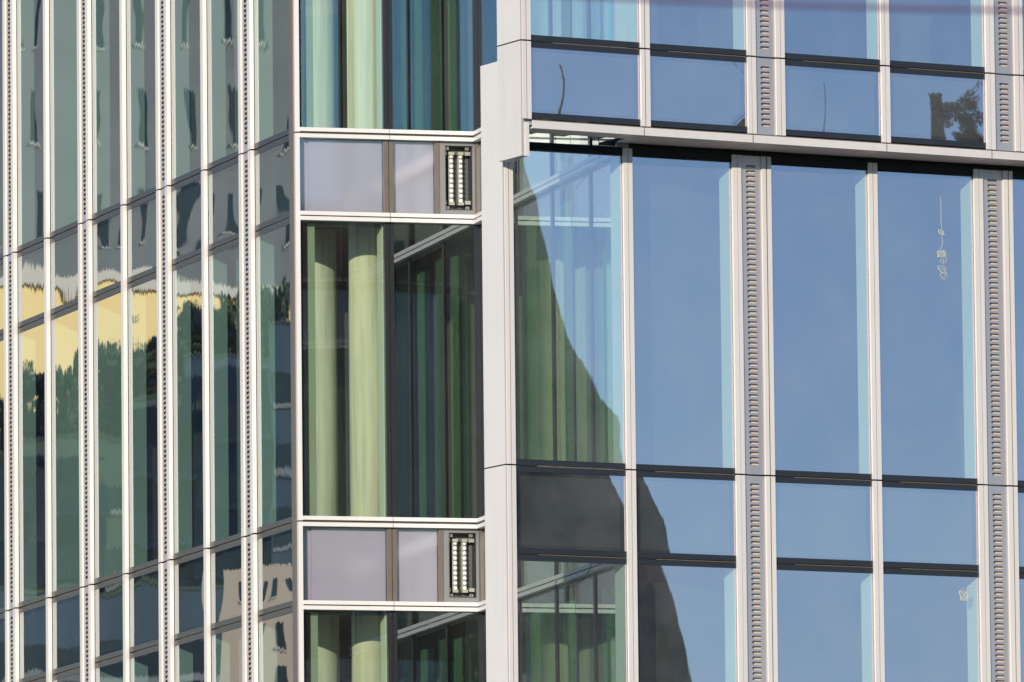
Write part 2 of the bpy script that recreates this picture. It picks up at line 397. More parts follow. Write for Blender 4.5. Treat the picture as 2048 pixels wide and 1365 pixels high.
for i in range(4):
    zt, zb = ZJ[i] - .05, ZK[i] + .045
    dark_post(TB, xm, zb, zt); box('post', M['brown'], TB, xr - .035, xr - .001, -.05, .05, zb, zt)
    # spandrel
    for (a, b, sd) in ((xb1 + .001, xm - .044, 1), (xm + .044, xpan - .045, 2)):
        pane('spandrel_pane', M['gl_s'], TB, a, b, zb, zt, amp=.35, seed=sd + i * 3)
        box('spandrel_backing', M['sp_light'], TB, a + (.10 if sd == 1 else .012), b - .008, .03, .05, zb + .004, zt - .004)
        box('spandrel_frame', M['sp_light'] if sd == 1 else M['brown'], TB, a, b, .051, .06, zb, zt)
    box('post', M['brown'], TB, xpan - .044, xpan - .004, -.02, .05, zb, zt)
    # sheet metal panel with the lamp opening
    xl, xh = FB.S(889.5, 360), FB.S(944, 360)
    f = (ZJ1 - FB.Z(915, 292)), (ZJ1 - FB.Z(915, 421.5))
    zl, zh = ZJ[i] - f[1], ZJ[i] - f[0]
    bm = new_bm()
    add_box(bm, xpan, xl, -.012, 0, zb, zt); add_box(bm, xh, xr - .036, -.012, 0, zb, zt)
    add_box(bm, xl, xh, -.012, 0, zb, zl); add_box(bm, xl, xh, -.012, 0, zh, zt)
    obj('metal_panel', bm, M['greyp'], TB)
    bm = new_bm(); e = .003
    add_box(bm, xl, xl + e, -.018, -.0125, zl, zh); add_box(bm, xh - e, xh, -.018, -.0125, zl, zh)
    add_box(bm, xl + e, xh - e, -.018, -.0125, zl, zl + e); add_box(bm, xl + e, xh - e, -.018, -.0125, zh - e, zh)
    obj('opening_trim', bm, M['greyp'], TB)
    lamp_spots.append((i, xl, xh, zl, zh))
    # windows below
    wt = ZK[i] - .045; wb = (ZJ[i + 1] if i < 3 else ZBOT) + .05
    dk = M['black']
    for (a, b, sd) in ((xb1, xm, 11), (xm, xr, 12)):
        pane('window_pane', M['gl_b'], TB, a + .03 * (sd == 11), b - .03, wb, wt, amp=.35, seed=sd + i)
    for x0, x1 in ((xm - .044, xm - .003), (xm + .003, xm + .044), (xr - .04, xr - .001)):
        box('post', dk, TB, x0, x1, -.018, .05, wb, wt)
    box('post_joint', M['ledge'], TB, xm - .003, xm + .003, -.008, .05, wb, wt)
    box('jamb_panel', M['jamb'], TB, xm - .05, xm - .042, .055, .25, wb, wt)
    box('jamb_panel', M['greyp2'], TB, FB.S(616, 700, .1), FB.S(630, 700, .1), .08, .13, wb - .05, wt - .01)
    box('jamb_panel', M['black'], TB, xb1, FB.S(615, 700, .1), .08, .13, wb - .05, wt - .01)
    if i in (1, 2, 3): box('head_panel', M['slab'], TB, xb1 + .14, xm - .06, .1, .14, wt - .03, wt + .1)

# ================================================================== R : return wall
PR = FC.o; t_ = None
def line_x(F1, F2):
    """local x on F1 where F2's plane crosses it"""
    return (F2.o - F1.o).dot(F2.y) / F1.x.dot(F2.y)
LR = line_x(FR, FC); LRD = line_x(FR, FD)
print('R length', LR, LRD)
TR = thing('return_wall', 'glazed return wall with white double rails, behind the first pane right of the beige fin', 'wall', FR)
posts = [FR.S(u, 700) for u in (1034, 1108, 1185)]
posts = [p for p in posts if 0.3 < p < LR - .3]
print('R posts', posts)
xs = [0.0] + posts + [LR - .12]
for z, gp in [(z, .011) for z in ZJ] + [(z, .006) for z in ZK]:
    rail_pair(TR, 0.001, LR - .12, z, cuts=posts, gap=gp)
for i in range(4):
    zt, zb = ZJ[i] - .05, ZK[i] + .045
    wt = ZK[i] - .045; wb = (ZJ[i + 1] if i < 3 else ZBOT) + .05
    for p in posts:
        dark_post(TR, p, zb, zt, .03, 'black', -.013); dark_post(TR, p, wb, wt, .03, 'black', -.013)
    for n, (a, b) in enumerate(zip(xs, xs[1:])):
        a2 = a + (.045 if n else .02); b2 = b - .045
        pane('spandrel_pane', M['gl_q'], TR, a2, b2, zb, zt, amp=.25, seed=n + i * 9)
        box('spandrel_backing', M['sp_return'], TR, a2 + .01, b2 - .01, .03, .05, zb + .004, zt - .004)
        pane('window_pane', M['gl_r'], TR, a2, b2, wb, wt, amp=.25, seed=70 + n + i * 9)
boards = [(1046, 1074, 'jamb'), (1075, 1105, 'greyp2'), (1120, 1146, 'jamb'), (1147, 1156, 'room'), (1157, 1183, 'greyp2'), (1197, 1225, 'jamb')]  # added boards; lit and shaded bands are put into their colours
for i in range(4):
    wt = ZK[i] - .045; wb = (ZJ[i + 1] if i < 3 else ZBOT) + .05
    for (u0, u1, mm_) in boards:
        box('tone_board', M[mm_], TR, FR.S(u0, 700, .12), FR.S(u1, 700, .12), .12, .14, wb, wt - (.0 if mm_ != 'jamb' else .12))
box('end_post', M['jamb'], TR, LR - .12, LR - .07, -.03, .08, ZBOT, ZT)

# ================================================================== C : right wing, lower
TC = thing('office_wing', 'lower right glass front with slotted vent strips, mirroring blue sky below the overhang', 'building', FC)
def sC(*us, v=520): return [FC.S(u, v) for u in us]
c_pil = sC(1012.0, 1019.0, 1020.6, 1028.6, v=900)
c1 = sC(1245.9, 1254.3, 1255.7, 1263.9); c2 = sC(1464, 1473, 1473.9, 1481.6, 1523, 1531, 1534, 1541.4)
c3 = sC(1736.5, 1744.5, 1746, 1754); c4 = sC(1947.3, 1956.3, 1957.4, 1965, 2005.9, 2015, 2017.4, 2024.5)
modC = c4[0] - c2[0]
c5 = [x + modC for x in c3]; c6 = [x + modC for x in c4]
SGN = 1
ZCT = FC.Z(1270, 299)                         # top of the lower glass front, under the soffit
zcheek = ZJ[1] + .2
segC = [(ZJ[2] + G, ZCT), (ZJ[3] + G, ZJ[2] - G), (ZBOT, ZJ[3] - G)]
YB = -.03
bars(TC, FC, [(c_pil[0], c_pil[1]), (c_pil[2], c_pil[3])], segC, YB)
bars(TC, FC, [(c1[0], c1[1]), (c1[2], c1[3])], segC, YB)
bars(TC, FC, [(c3[0], c3[1]), (c3[2], c3[3])], segC, YB); bars(TC, FC, [(c5[0], c5[1]), (c5[2], c5[3])], segC, YB)
for c in (c2, c4, c6):
    strip(TC, FC, ((c[0], c[1]), (c[2], c[3]), None, (c[4], c[5]), (c[6], c[7])), segC, YB)
cop = [(c_pil[3], c1[0]), (c1[3], c2[0]), (c2[7], c3[0]), (c3[3], c4[0]), (c4[7], c5[0]), (c5[3], c6[0])]
for n, (a, b) in enumerate(cop):
    for (zt, zb) in ((ZCT - .02, ZJ[2]), (ZK[2], ZJ[3]), (ZK[3], ZBOT)):
        p = window_bay(TC, a, b, 'gl_c', zt, zb, 'R', 'jamb', amp=.35 if n else .9, jd=.17, seed=900 + n * 3 + int(zt), tilt=(-.0014, 0) if n == 1 and zt < ZJ[2] else (0, 0))
    for i in (2, 3):
        pane('spandrel_pane', M['gl_c'], TC, a, b, ZK[i] + .05, ZJ[i] - .05, amp=1.0 if n == 0 else .45, seed=40 + n + i, tilt=((.0024, 0), (-.0020, 0))[n] if n < 2 else (0, 0), bulge=SGN * .0003 if n == 0 else None)
        box('spandrel_backing', M['sp_dark'], TC, a + .035, b - .035, .045, .06, ZK[i] + .085, ZJ[i] - .085)
        box('spandrel_frame', M['black'], TC, a, b, .061, .08, ZK[i], ZJ[i])
        transoms(TC, a, b, ZJ[i], ZK[i])
    box('head_rail', M['void'], TC, a, b, -.012, .08, ZCT - .06, ZCT + .01)
# fin: solid end of the screen
def cheek(T, F, x_front, depth, z0, z1, seams, az, yf):
    """panels of a fin running back from the wall's end"""
    d = Vector((-math.sin(0), 0, 0))
    rel = az - F.az
    dx, dy = -math.cos(rel), -math.sin(rel)      # direction going back and left
    zs = [z0] + seams + [z1]
    for a, b in zip(zs, zs[1:]):
        a2 = a + (.006 if a != z0 else 0); b2 = b - (.006 if b != z1 else 0)
        bm = new_bm()
        p = [(x_front, yf), (x_front + dx * depth, yf + dy * depth), (x_front + dx * depth + .04, yf + dy * depth + .02), (x_front + .04, yf + .02)]
        add_prism(bm, p, a2, b2); obj('side_panel', bm, M['alu'], T)
    bm = new_bm()
    q = [(x_front + .006, yf + .02), (x_front + dx * depth + .012, yf + dy * depth - .01), (x_front + dx * depth + .03, yf + dy * depth), (x_front + .03, yf + .03)]
    add_prism(bm, q, z0 + .01, z1 - .01); obj('fin_core', bm, M['void'], T)
def depth_for(F, xf, yf, az, u, v):
    lo, hi = 0.1, 6
    for _ in range(50):
        m_ = (lo + hi) / 2; rel = az - F.az
        p = F.W(xf - math.cos(rel) * m_, yf - math.sin(rel) * m_, F.Z(u, v))
        d = p - CAM; uu = 1024 + d.dot(RT) / d.dot(fw) * FPX
        if uu > u: lo = m_
        else: hi = m_
    return lo
xf = FC.S(1011.0, 900, YB)
dC = depth_for(FC, xf, YB, AZ_K, 968.5, 900); print('cheek C', dC)
zt_fin = FC.Z(968, 133, dC * .9)
cheek(TC, FC, xf, dC, ZBOT, zt_fin, [ZJ[3], ZJ[2]], AZ_K, YB)

# ================================================================== D : projecting upper storeys
TD = thing('projecting_storey', 'upper right storeys jutting over the lower front, deep blue panes above a beige fascia', 'building', FD)
def sD(*us, v=220): return [FD.S(u, v) for u in us]
d_pil = sD(1043.0, 1050.3, 1052, 1060); d1 = sD(1280, 1287.3, 1289.8, 1298)
d2 = sD(1493.6, 1500.8, 1501.8, 1510, 1550, 1559, 1560.5, 1567.7); d3 = sD(1761, 1768.2, 1769.5, 1777.5)
d4 = sD(1970.2, 1978, 1979, 1987.3, 2027, 2035.7, 2037.5, 2044.5)
modD = d4[0] - d2[0]; d5 = [x + modD for x in d3]
ZDB = FD.Z(1100, 241.5)                         # foot of the upper glazing
ZFT, ZFB = FD.Z(1080, 243.6), FD.Z(1080, 259.2)
segD = [(ZD1 + G, ZD0 - G), (ZDB, ZD1 - G), (ZD0 + G, ZT)]
ZDG = ZDB + .01
bars(TD, FD, [(d_pil[0], d_pil[1]), (d_pil[2], d_pil[3])], segD, YB)
for dd in (d1, d3, d5): bars(TD, FD, [(dd[0], dd[1]), (dd[2], dd[3])], segD, YB)
strip(TD, FD, ((d2[0], d2[1]), (d2[2], d2[3]), None, (d2[4], d2[5]), (d2[6], d2[7])), segD, YB)
strip(TD, FD, ((d4[0], d4[1]), (d4[2], d4[3]), None, (d4[4], d4[5]), (d4[6], d4[7])), segD, YB)
dop = [(d_pil[3], d1[0]), (d1[3], d2[0]), (d2[7], d3[0]), (d3[3], d4[0]), (d4[7], d5[0])]
for n, (a, b) in enumerate(dop):
    window_bay(TD, a, b, 'gl_c', ZDK0, ZD1, 'R', 'jamb', amp=.3, jd=.17, seed=300 + n)
    pane('spandrel_pane', M['gl_c'], TD, a, b, ZDG + .045, ZD1 - .05, amp=.7, seed=340 + n, bulge=-.0006 if n == 3 else (.0008 if n % 2 else -.0008))
    box('spandrel_backing', M['sp_dark'], TD, a + .035, b - .035, .045, .06, ZDG + .085, ZD1 - .085)
    box('spandrel_frame', M['black'], TD, a, b, .061, .08, ZDG, ZD1)
    transoms(TD, a, b, ZD1, ZDK0)
    box('rail', M['black'], TD, a, b, -.006, .05, ZDG, ZDG + .052)
    spandrel_bay(TD, a, b, 'gl_c', ZD0, ZDK0)
box('joint_ledge', M['ledge'], TD, d_pil[0], d4[7] + 3, -.02, .05, ZDB - .008, ZDB - .004)
# fascia and soffit panels
fj = [FD.S(1060.5, 250)] + [FD.S(u, 280) for u in (1284.5, 1501.5, 1768.5, 1978.5)] + [FD.S(1978.5, 280) + modD / 2]
zs_in = ZFB
YF = -.05
def soff_depth(x, ext=0.0):
    # distance from the fascia back to the lower wall
    p = FD.W(x, 0, 0); return (FC.o - p).dot(FC.y) / FD.y.dot(FC.y)
for k, (a, b) in enumerate(zip(fj, fj[1:])):
    a2, b2 = a + (.008 if k else 0), b - .008
    box('fascia_panel', M['alu'], TD, a2, b2, YF, YF + .02, ZFB, ZFT)
    yd0, yd1 = soff_depth(a2) - .02, soff_depth(b2) - .02
    if k == 0:
        bm = new_bm(); add_prism(bm, [(a2, YF + .0205), (b2, YF + .0205), (b2, YF + .26), (a2, YF + .26)], ZFB, ZFB + .015); obj('soffit_panel', bm, M['alu'], TD)
        for q in (.12, .42, .74):
            x = a2 + (b2 - a2) * q; box('bracket', M['black'], TD, x, x + .12, YF + .27, yd0 - .05, ZFB + .02, ZFB + .07)
    else:
        bm = new_bm(); add_prism(bm, [(a2, YF + .0205), (b2, YF + .0205), (b2, yd1), (a2, yd0)], ZFB, ZFB + .015); obj('soffit_panel', bm, M['alu'], TD)
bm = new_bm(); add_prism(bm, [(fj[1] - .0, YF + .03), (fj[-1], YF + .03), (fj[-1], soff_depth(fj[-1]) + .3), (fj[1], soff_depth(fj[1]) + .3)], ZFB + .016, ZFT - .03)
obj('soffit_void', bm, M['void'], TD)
# side of the projecting storeys
ZDK = FD.Z(1042, 311.2, YB)
xfd = FD.S(1042.3, 200, YB)
dD = depth_for(FD, xfd, YB, AZ_K, 995.5, 200); print('cheek D', dD)
cheek(TD, FD, xfd, dD, ZDK, ZT, [ZD1, ZD0], AZ_K, YB)
# lower front return of the fin: plain panel beside the fascia, with its underside
box('fin_front', M['alu'], TD, xfd + .041, FD.S(1058.6, 280, YB), YB + .001, YB + .02, ZDK, ZDB - .03)
bm = new_bm(); rel = AZ_K - FD.az; dx, dy = -math.cos(rel) * dD, -math.sin(rel) * dD
add_prism(bm, [(xfd + .02, YB + .021), (xfd + dx + .03, YB + dy), (xfd + dx + .12, YB + dy), (FD.S(1058.6, 280, YB), YB + .021)], ZDK + .002, ZDK + .012)
obj('fin_underside', bm, M['alu'], TD)

# ------------------------------------------------------------------ floors and rooms behind the glass
Tcore = thing('building_core', 'dark floor slabs and inner walls behind all the glass of the office building', 'interior', loc=(0, 0, 0))
A_far = FA.W(s1 - MOD * 2, .09, 0); cor = FB.W(.12, .12, 0)
rc = FB.W(xr + .08, .09, 0)
crn = FC.W(line_x(FC, FR) + .12, .12, 0); c_end = FC.W(c6[0], .12, 0)
back1 = FC.W(c6[0], 8, 0); back2 = FA.W(s1 - MOD * 2, 8, 0)
poly = [A_far, cor, rc, crn, c_end, back1, back2]
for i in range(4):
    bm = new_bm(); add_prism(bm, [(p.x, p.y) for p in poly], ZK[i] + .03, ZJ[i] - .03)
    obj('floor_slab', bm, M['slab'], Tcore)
# slab strip forward to the projecting storeys
dcr = FD.W(line_x(FD, FR) + .12, .12, 0); dce = FD.W(d5[0], .12, 0)
for (z0, z1) in ((ZDB + .08, ZJ[1] - .03), (ZK[0] + .03, ZJ[0] - .03)):
    bm = new_bm(); add_prism(bm, [(p.x, p.y) for p in (dcr, dce, FC.W(c6[0], .11, 0), FC.W(line_x(FC, FR) + .12, .11, 0))], z0, z1)
    obj('floor_slab', bm, M['slab'], Tcore)
def wall(pa, pb, th=.15, z0=ZBOT, z1=ZT, m='room'):
    d = (pb - pa).normalized(); n = Vector((-d.y, d.x, 0)) * th
    bm = new_bm(); add_prism(bm, [(p.x, p.y) for p in (pa, pb, pb + n, pa + n)], z0, z1); return obj('inner_wall', bm, M[m], Tcore)
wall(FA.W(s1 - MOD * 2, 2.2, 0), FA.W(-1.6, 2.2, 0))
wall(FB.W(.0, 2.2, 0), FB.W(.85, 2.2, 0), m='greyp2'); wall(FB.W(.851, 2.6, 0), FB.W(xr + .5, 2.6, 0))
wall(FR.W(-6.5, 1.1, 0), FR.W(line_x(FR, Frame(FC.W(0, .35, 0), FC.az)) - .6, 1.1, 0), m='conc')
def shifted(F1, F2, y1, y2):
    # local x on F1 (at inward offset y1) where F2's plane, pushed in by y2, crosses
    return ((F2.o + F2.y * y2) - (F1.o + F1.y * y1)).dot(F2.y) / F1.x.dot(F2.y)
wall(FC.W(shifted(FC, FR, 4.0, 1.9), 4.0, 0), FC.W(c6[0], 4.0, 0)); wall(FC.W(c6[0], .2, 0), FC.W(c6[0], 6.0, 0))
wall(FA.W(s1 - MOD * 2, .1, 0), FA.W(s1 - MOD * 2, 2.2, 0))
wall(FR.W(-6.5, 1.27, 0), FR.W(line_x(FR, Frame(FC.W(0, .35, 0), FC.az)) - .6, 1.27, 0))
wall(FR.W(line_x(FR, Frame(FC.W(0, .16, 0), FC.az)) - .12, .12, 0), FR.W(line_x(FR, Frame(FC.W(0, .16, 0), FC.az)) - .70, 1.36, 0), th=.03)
for k in range(9):      # faint inner screens behind the right-hand pane of the corner bay
    x = xm + .12 + k * .09
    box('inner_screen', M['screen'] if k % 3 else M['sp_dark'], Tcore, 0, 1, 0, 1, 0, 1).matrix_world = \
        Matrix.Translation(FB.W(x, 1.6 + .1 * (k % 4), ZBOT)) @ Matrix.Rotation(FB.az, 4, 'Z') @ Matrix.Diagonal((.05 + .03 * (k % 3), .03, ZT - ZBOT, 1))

# round concrete columns behind the corner bay, storey-high between slabs
def column(u, off, r, label):
    x = FB.S(u, 700, off)
    T = None
    bm = new_bm(); n = 32
    pts = [(r * math.cos(k * math.tau / n), r * math.sin(k * math.tau / n)) for k in range(n)]
    add_prism(bm, pts, ZBOT - 1, ZT)
    o = obj('concrete_column', bm, M['conc'], None, smooth=False)
    for p in o.data.polygons: p.use_smooth = abs(p.normal.z) < .5
    o.location = FB.W(x, off, 0); tag(o, label, 'column', 'round concrete columns behind the corner bay')
column(640, 1.30, .16, 'round concrete column behind the corner glass, nearest the building corner')
column(733, .85, .165, 'round concrete column behind the corner glass, beside the dark window post')
def pier(x, y, w_, label):
    o = box('concrete_pier', M['conc'], None, -w_ / 2, w_ / 2, -.1, .1, ZBOT, ZT)
    o.location = FR.W(x, y, 0); o.rotation_euler = (0, 0, FR.az); tag(o, label, 'column', 'flat concrete piers behind the return wall')
pier(1.9, .45, .5, 'wide pale concrete pier behind the return wall glass, nearer the fin')
pier(3.4, .45, .55, 'wide pale concrete pier behind the return wall glass, nearer the first mullion')

# ------------------------------------------------------------------ floodlights in the metal panels
def floodlight(x0, x1, z0, z1, label):
    T = thing('floodlight', label, 'lamp', group='strip floodlights in the corner bay'); T.location = FB.W(x0, 0, z0); T.rotation_euler = (0, 0, FB.az)
    W_, H = x1 - x0, z1 - z0
    D_ = .11
    bm = new_bm()
    add_box(bm, .004, .012, 0.001, D_, .004, H - .004); add_box(bm, W_ - .012, W_ - .004, 0.001, D_, .004, H - .004)
    add_box(bm, .012, W_ - .012, 0.001, D_, .004, .012); add_box(bm, .012, W_ - .012, 0.001, D_, H - .012, H - .004)
    add_box(bm, .012, W_ - .012, D_, D_ + .01, .012, H - .012)
    obj('housing', bm, M['black'], T)
    for q in (.095, .185):       # two led bars
        cx = q / .262 * W_ - .025
        bar = box('led_bar', M['chrome'], T, cx - .022, cx + .022, .045, .07, .055, H - .07)
        for s in (.052, H - .085):
            box('end_cap', M['chrome'], bar, cx - .026, cx + .026, .012, .072, s, s + .028)
        for k in range(10):
            zc = .095 + k * (H - .19) / 9.0
            bm = new_bm()
            bmesh.ops.create_uvsphere(bm, u_segments=14, v_segments=8, radius=.021, matrix=Matrix.Translation((cx + .004, .043, zc)) @ Matrix.Diagonal((1, .8, 1, 1)))
            obj('lens', bm, M['lens'], bar, smooth=True)
            bm = new_bm()
            bmesh.ops.create_cone(bm, cap_ends=False, segments=16, radius1=.0215, radius2=.0215, depth=.012, matrix=Matrix.Translation((cx + .004, .041, zc)) @ Matrix.Rotation(math.pi / 2, 4, 'X'))
            obj('lens_ring', bm, M['greyp'], bar, smooth=True)
    for (a, b, c) in ((W_ - .062, W_ - .008, .06), (W_ - .062, W_ - .008, H - .088), (.006, .022, .06), (.006, .022, H - .088)):
        box('clamp', M['chrome'], T, a, b, .015, .05, c, c + .034)
    for (a, c) in ((.008, .012), (.008, H - .04), (W_ - .062, .012), (W_ - .062, H - .04)):
        br = box('bracket', M['greyp'], T, a, a + .036, .006, .02, c, c + .026)
        box('bolt_hole', M['void'], br, a + .014, a + .022, .004, .0058, c + .008, c + .016)
    return T
names = {1: 'recessed lamp box with two rows of round lenses, above the tall dark corner window',
         2: 'recessed lamp box with two rows of round lenses, below the tall dark corner window'}
for (i, x0, x1, z0, z1) in lamp_spots:
    if i in names: floodlight(x0, x1, z0, z1, names[i])

# ------------------------------------------------------------------ loose cords and cables
def path_px(F, pts, off):
    out = []
    for (u, v) in pts:
        s, z = F.px(u, v, off); out.append(F.W(s, off, z))
    return out
def smooth_path(p, n=6):
    out = []
    for i in range(len(p) - 1):
        p0, p1, p2, p3 = p[max(i - 1, 0)], p[i], p[i + 1], p[min(i + 2, len(p) - 1)]
        for k in range(n):
            t = k / n
            out.append(0.5 * ((2 * p1) + (p2 - p0) * t + (2 * p0 - 5 * p1 + 4 * p2 - p3) * t * t + (3 * p1 - p0 - 3 * p2 + p3) * t ** 3))
    out.append(p[-1]); return out
def cordobj(name, F, pts, off, r, m, label, cat, group=None, wob=0.0):
    P = smooth_path(path_px(F, pts, off))
    P = [p + F.y * (wob * math.sin(i * .9)) for i, p in enumerate(P)]
    base = P[0].copy(); bm = new_bm(); add_tube(bm, [p - base for p in P], r, 6)
    o = obj(name, bm, M[m], None, True); o.location = base; tag(o, label, cat, group); return o
def knot(cx, cy, rx, ry, n, seed, turns=1.0):
    rn = random.Random(seed); out = []
    for i in range(n):
        a = i / n * math.tau * turns; k = rn.uniform(.65, 1.05)
        out.append((cx + rx * math.cos(a) * k + rn.uniform(-1, 1), cy + ry * math.sin(a * 1.13) * k))
    return out
p = [(1881.5, 392), (1882, 420), (1883, 455)] + knot(1882, 465, 6, 7, 22, 1, 3.3) + [(1884, 478), (1885, 488), (1882, 499)] + knot(1882.5, 509, 9, 7, 40, 2, 6) + \
    [(1893, 518), (1888, 527), (1880, 523), (1888, 517), (1886, 531), (1892, 535), (1888, 540)] + knot(1884, 540, 9, 8, 18, 3, 2.2) + [(1893, 548), (1886, 556), (1880, 553), (1884, 546), (1896, 554), (1886, 560), (1882, 554)]
cordobj('cord', FC, p, -.004 - .003, .0016, 'cord', 'long tangled white cord hanging against the pane left of the far right vent strip', 'cord', wob=.003)
p = [(1931, 1180)] + knot(1927, 1192, 9, 11, 46, 5, 6) + [(1938, 1184), (1925, 1178), (1931, 1176)]
cordobj('cord', FC, p, -.007, .0016, 'cord', 'small coil of pale cord on the lower pane left of the far right vent strip', 'cord', wob=.003)
cordobj('cable', FC, [(1197, 276), (1198, 288), (1200, 305), (1197, 325), (1189, 340), (1176, 350), (1166, 360), (1156, 372), (1151, 380)], .35, .004, 'cable', 'thin dark cable hanging behind the glass under the fascia, ending in mid air', 'cable')
cordobj('cable', FC, [(1182, 1128), (1178, 1142), (1168, 1158), (1152, 1170), (1136, 1177), (1120, 1177), (1112, 1173), (1111, 1167), (1114, 1163)], .35, .004, 'cable', 'thin dark cable drooping in a hook behind the lower left pane of the right wing', 'cable')
# overhead wire near the camera, out of focus
P = [at_depth(u, v, 21 + (u - 1000) / 1500) for u, v in ((500, -42), (1040, -14), (1500, 8), (2048, 22), (2600, 30))]
bm = new_bm(); b0 = P[0].copy(); add_tube(bm, [q - b0 for q in smooth_path(P)], .0045, 8)
o = obj('overhead_wire', bm, M['wirep'], None, True); o.location = b0; tag(o, 'blurred violet overhead wire crossing the top right corner close to the camera', 'wire')

# ------------------------------------------------------------------ ground
bm = new_bm()
add_box(bm, -3000, 3000, -3000, 3000, -.5, 0)
g = obj('ground', bm, mat('asphalt', (0.06, 0.06, 0.06), .9, 0, .2, .3)); g['kind'] = 'structure'

# ------------------------------------------------------------------ the city the glass mirrors
def mirror_frame(F, u, v, dist):
    d = ray(u, v); h = F.hit(CAM, d); n = -F.y
    r = d - 2 * d.dot(n) * n; p = h + r * dist
    return Frame(p, math.atan2(r.y, r.x) - math.pi / 2)
def mirror_px(F, Q, u, v):
    d = ray(u, v); h = F.hit(CAM, d); n = -F.y; r = d - 2 * d.dot(n) * n
    p = Q.hit(h, r); return (p - Q.o).dot(Q.x), p.z
M['render'] = mat('grey_render', (0.24, 0.26, 0.26), .9, 0, .12, .6)
M['cornice'] = mat('pale_cornice', (0.6, 0.57, 0.5), .8)
M['yellow'] = mat('yellow_render', (0.93, 0.72, 0.33), .9, 0, .05, .4)
M['dwin'] = mat('dark_window_glass', (0.02, 0.028, 0.035), .15)
M['dblue'] = mat('slate_blue_cladding', (0.055, 0.09, 0.13), .5, 0, .35, .5, 0, 0, .5, 2.0)
M['dgreen'] = mat('green_cladding', (0.07, 0.11, 0.085), .6, 0, .3, .5, 0, 0, .5, 2.0)
M['beige'] = mat('beige_stone', (0.62, 0.5, 0.38), .8, 0, .1, .6)
M['leaf'] = mat('dark_foliage', (0.055, 0.085, 0.06), .8, 0, .5, 1.0)
M['slate'] = mat('slate_roof', (0.022, 0.026, 0.024), .75, 0, .15, 1.5)
M['bark'] = mat('bark', (0.07, 0.05, 0.035), .9, 0, .3, 4)
Q1 = mirror_frame(FA, 300, 650, 255)
def q1(u, v): return mirror_px(FA, Q1, u, v)
TG = thing('tower_block', 'plain grey tower block with narrow windows, mirrored in the side wing glass', 'building', Q1)
x0, x1 = -20, 20
box('wall', M['render'], TG, x0, x1, 0, 14, 0, 75)
zrow = q1(300, 290)[1]
for r_ in range(-1, 6):
    for c in range(int((x1 - x0) / 1.75)):
        x = x0 + .7 + c * 1.75 + (.25 if c % 2 else 0); z = zrow + r_ * 3.6
        wv = box('window', M['dwin'], TG, x, x + .40, -.03, .1, z, z + 1.95)
        box('sill', M['cornice'], wv, x - .08, x + .48, -.12, -.031, z - .1, z)
Q2 = mirror_frame(FA, 300, 650, 240)
n2 = math.atan2(sun_dir.y * .75 - .2, sun_dir.x * .75 + .35)          # faces between the wing and the sun
Q2.__init__(Q2.o, n2 + math.pi / 2)
def q2(u, v): return mirror_px(FA, Q2, u, v)
TY = thing('yellow_house', 'tall sunlit yellow house with a pale cornice, mirrored in the side wing glass', 'building', Q2)
zy = q2(300, 585)[1]
box('wall', M['yellow'], TY, -16, 16, 0, 8, 0, zy)
box('cornice', M['cornice'], TY, -16.3, 16.3, -.35, 8.2, zy + .002, zy + .42)
def mirrored_block(uc, v, dist, wpx, m, label, bands=0):
    Q = mirror_frame(FA, uc, v, dist); top = mirror_px(FA, Q, uc, v)[1]
    hw = abs(mirror_px(FA, Q, uc + wpx / 2, v)[0])
    T = thing('city_block', label, 'building', Q)
    box('wall', M[m], T, -hw, hw, 0, 6, 0, top); box('parapet', M['leaf'], T, -hw - .05, hw + .05, -.06, 6.05, top + .002, top + .08)
    for k in range(bands):
        z = top - 1.2 - k * 1.7
        box('window_band', M['dwin'], T, -hw + .1, hw - .1, -.03, .1, z - .7, z)
        box('sill_band', M['render'], T, -hw + .05, hw - .05, -.1, -.031, z - .86, z - .705)
mirrored_block(590, 650, 150, 110, 'dblue', 'dark blue block with window bands, mirrored nearest the building corner', 6)
mirrored_block(460, 720, 155, 150, 'dblue', 'slate blue block with window bands, mirrored beside the corner pane', 5)
mirrored_block(320, 800, 160, 150, 'dgreen', 'dark green block mirrored in the middle panes of the side wing', 4)
mirrored_block(150, 880, 165, 210, 'dgreen', 'low green block mirrored in the left panes of the side wing', 2)
mirrored_block(0, 930, 160, 140, 'dblue', 'low blue block mirrored at the left end of the side wing', 2)
mirrored_block(250, 1180, 120, 700, 'dblue', 'long low dark block mirrored along the foot of the side wing', 3)
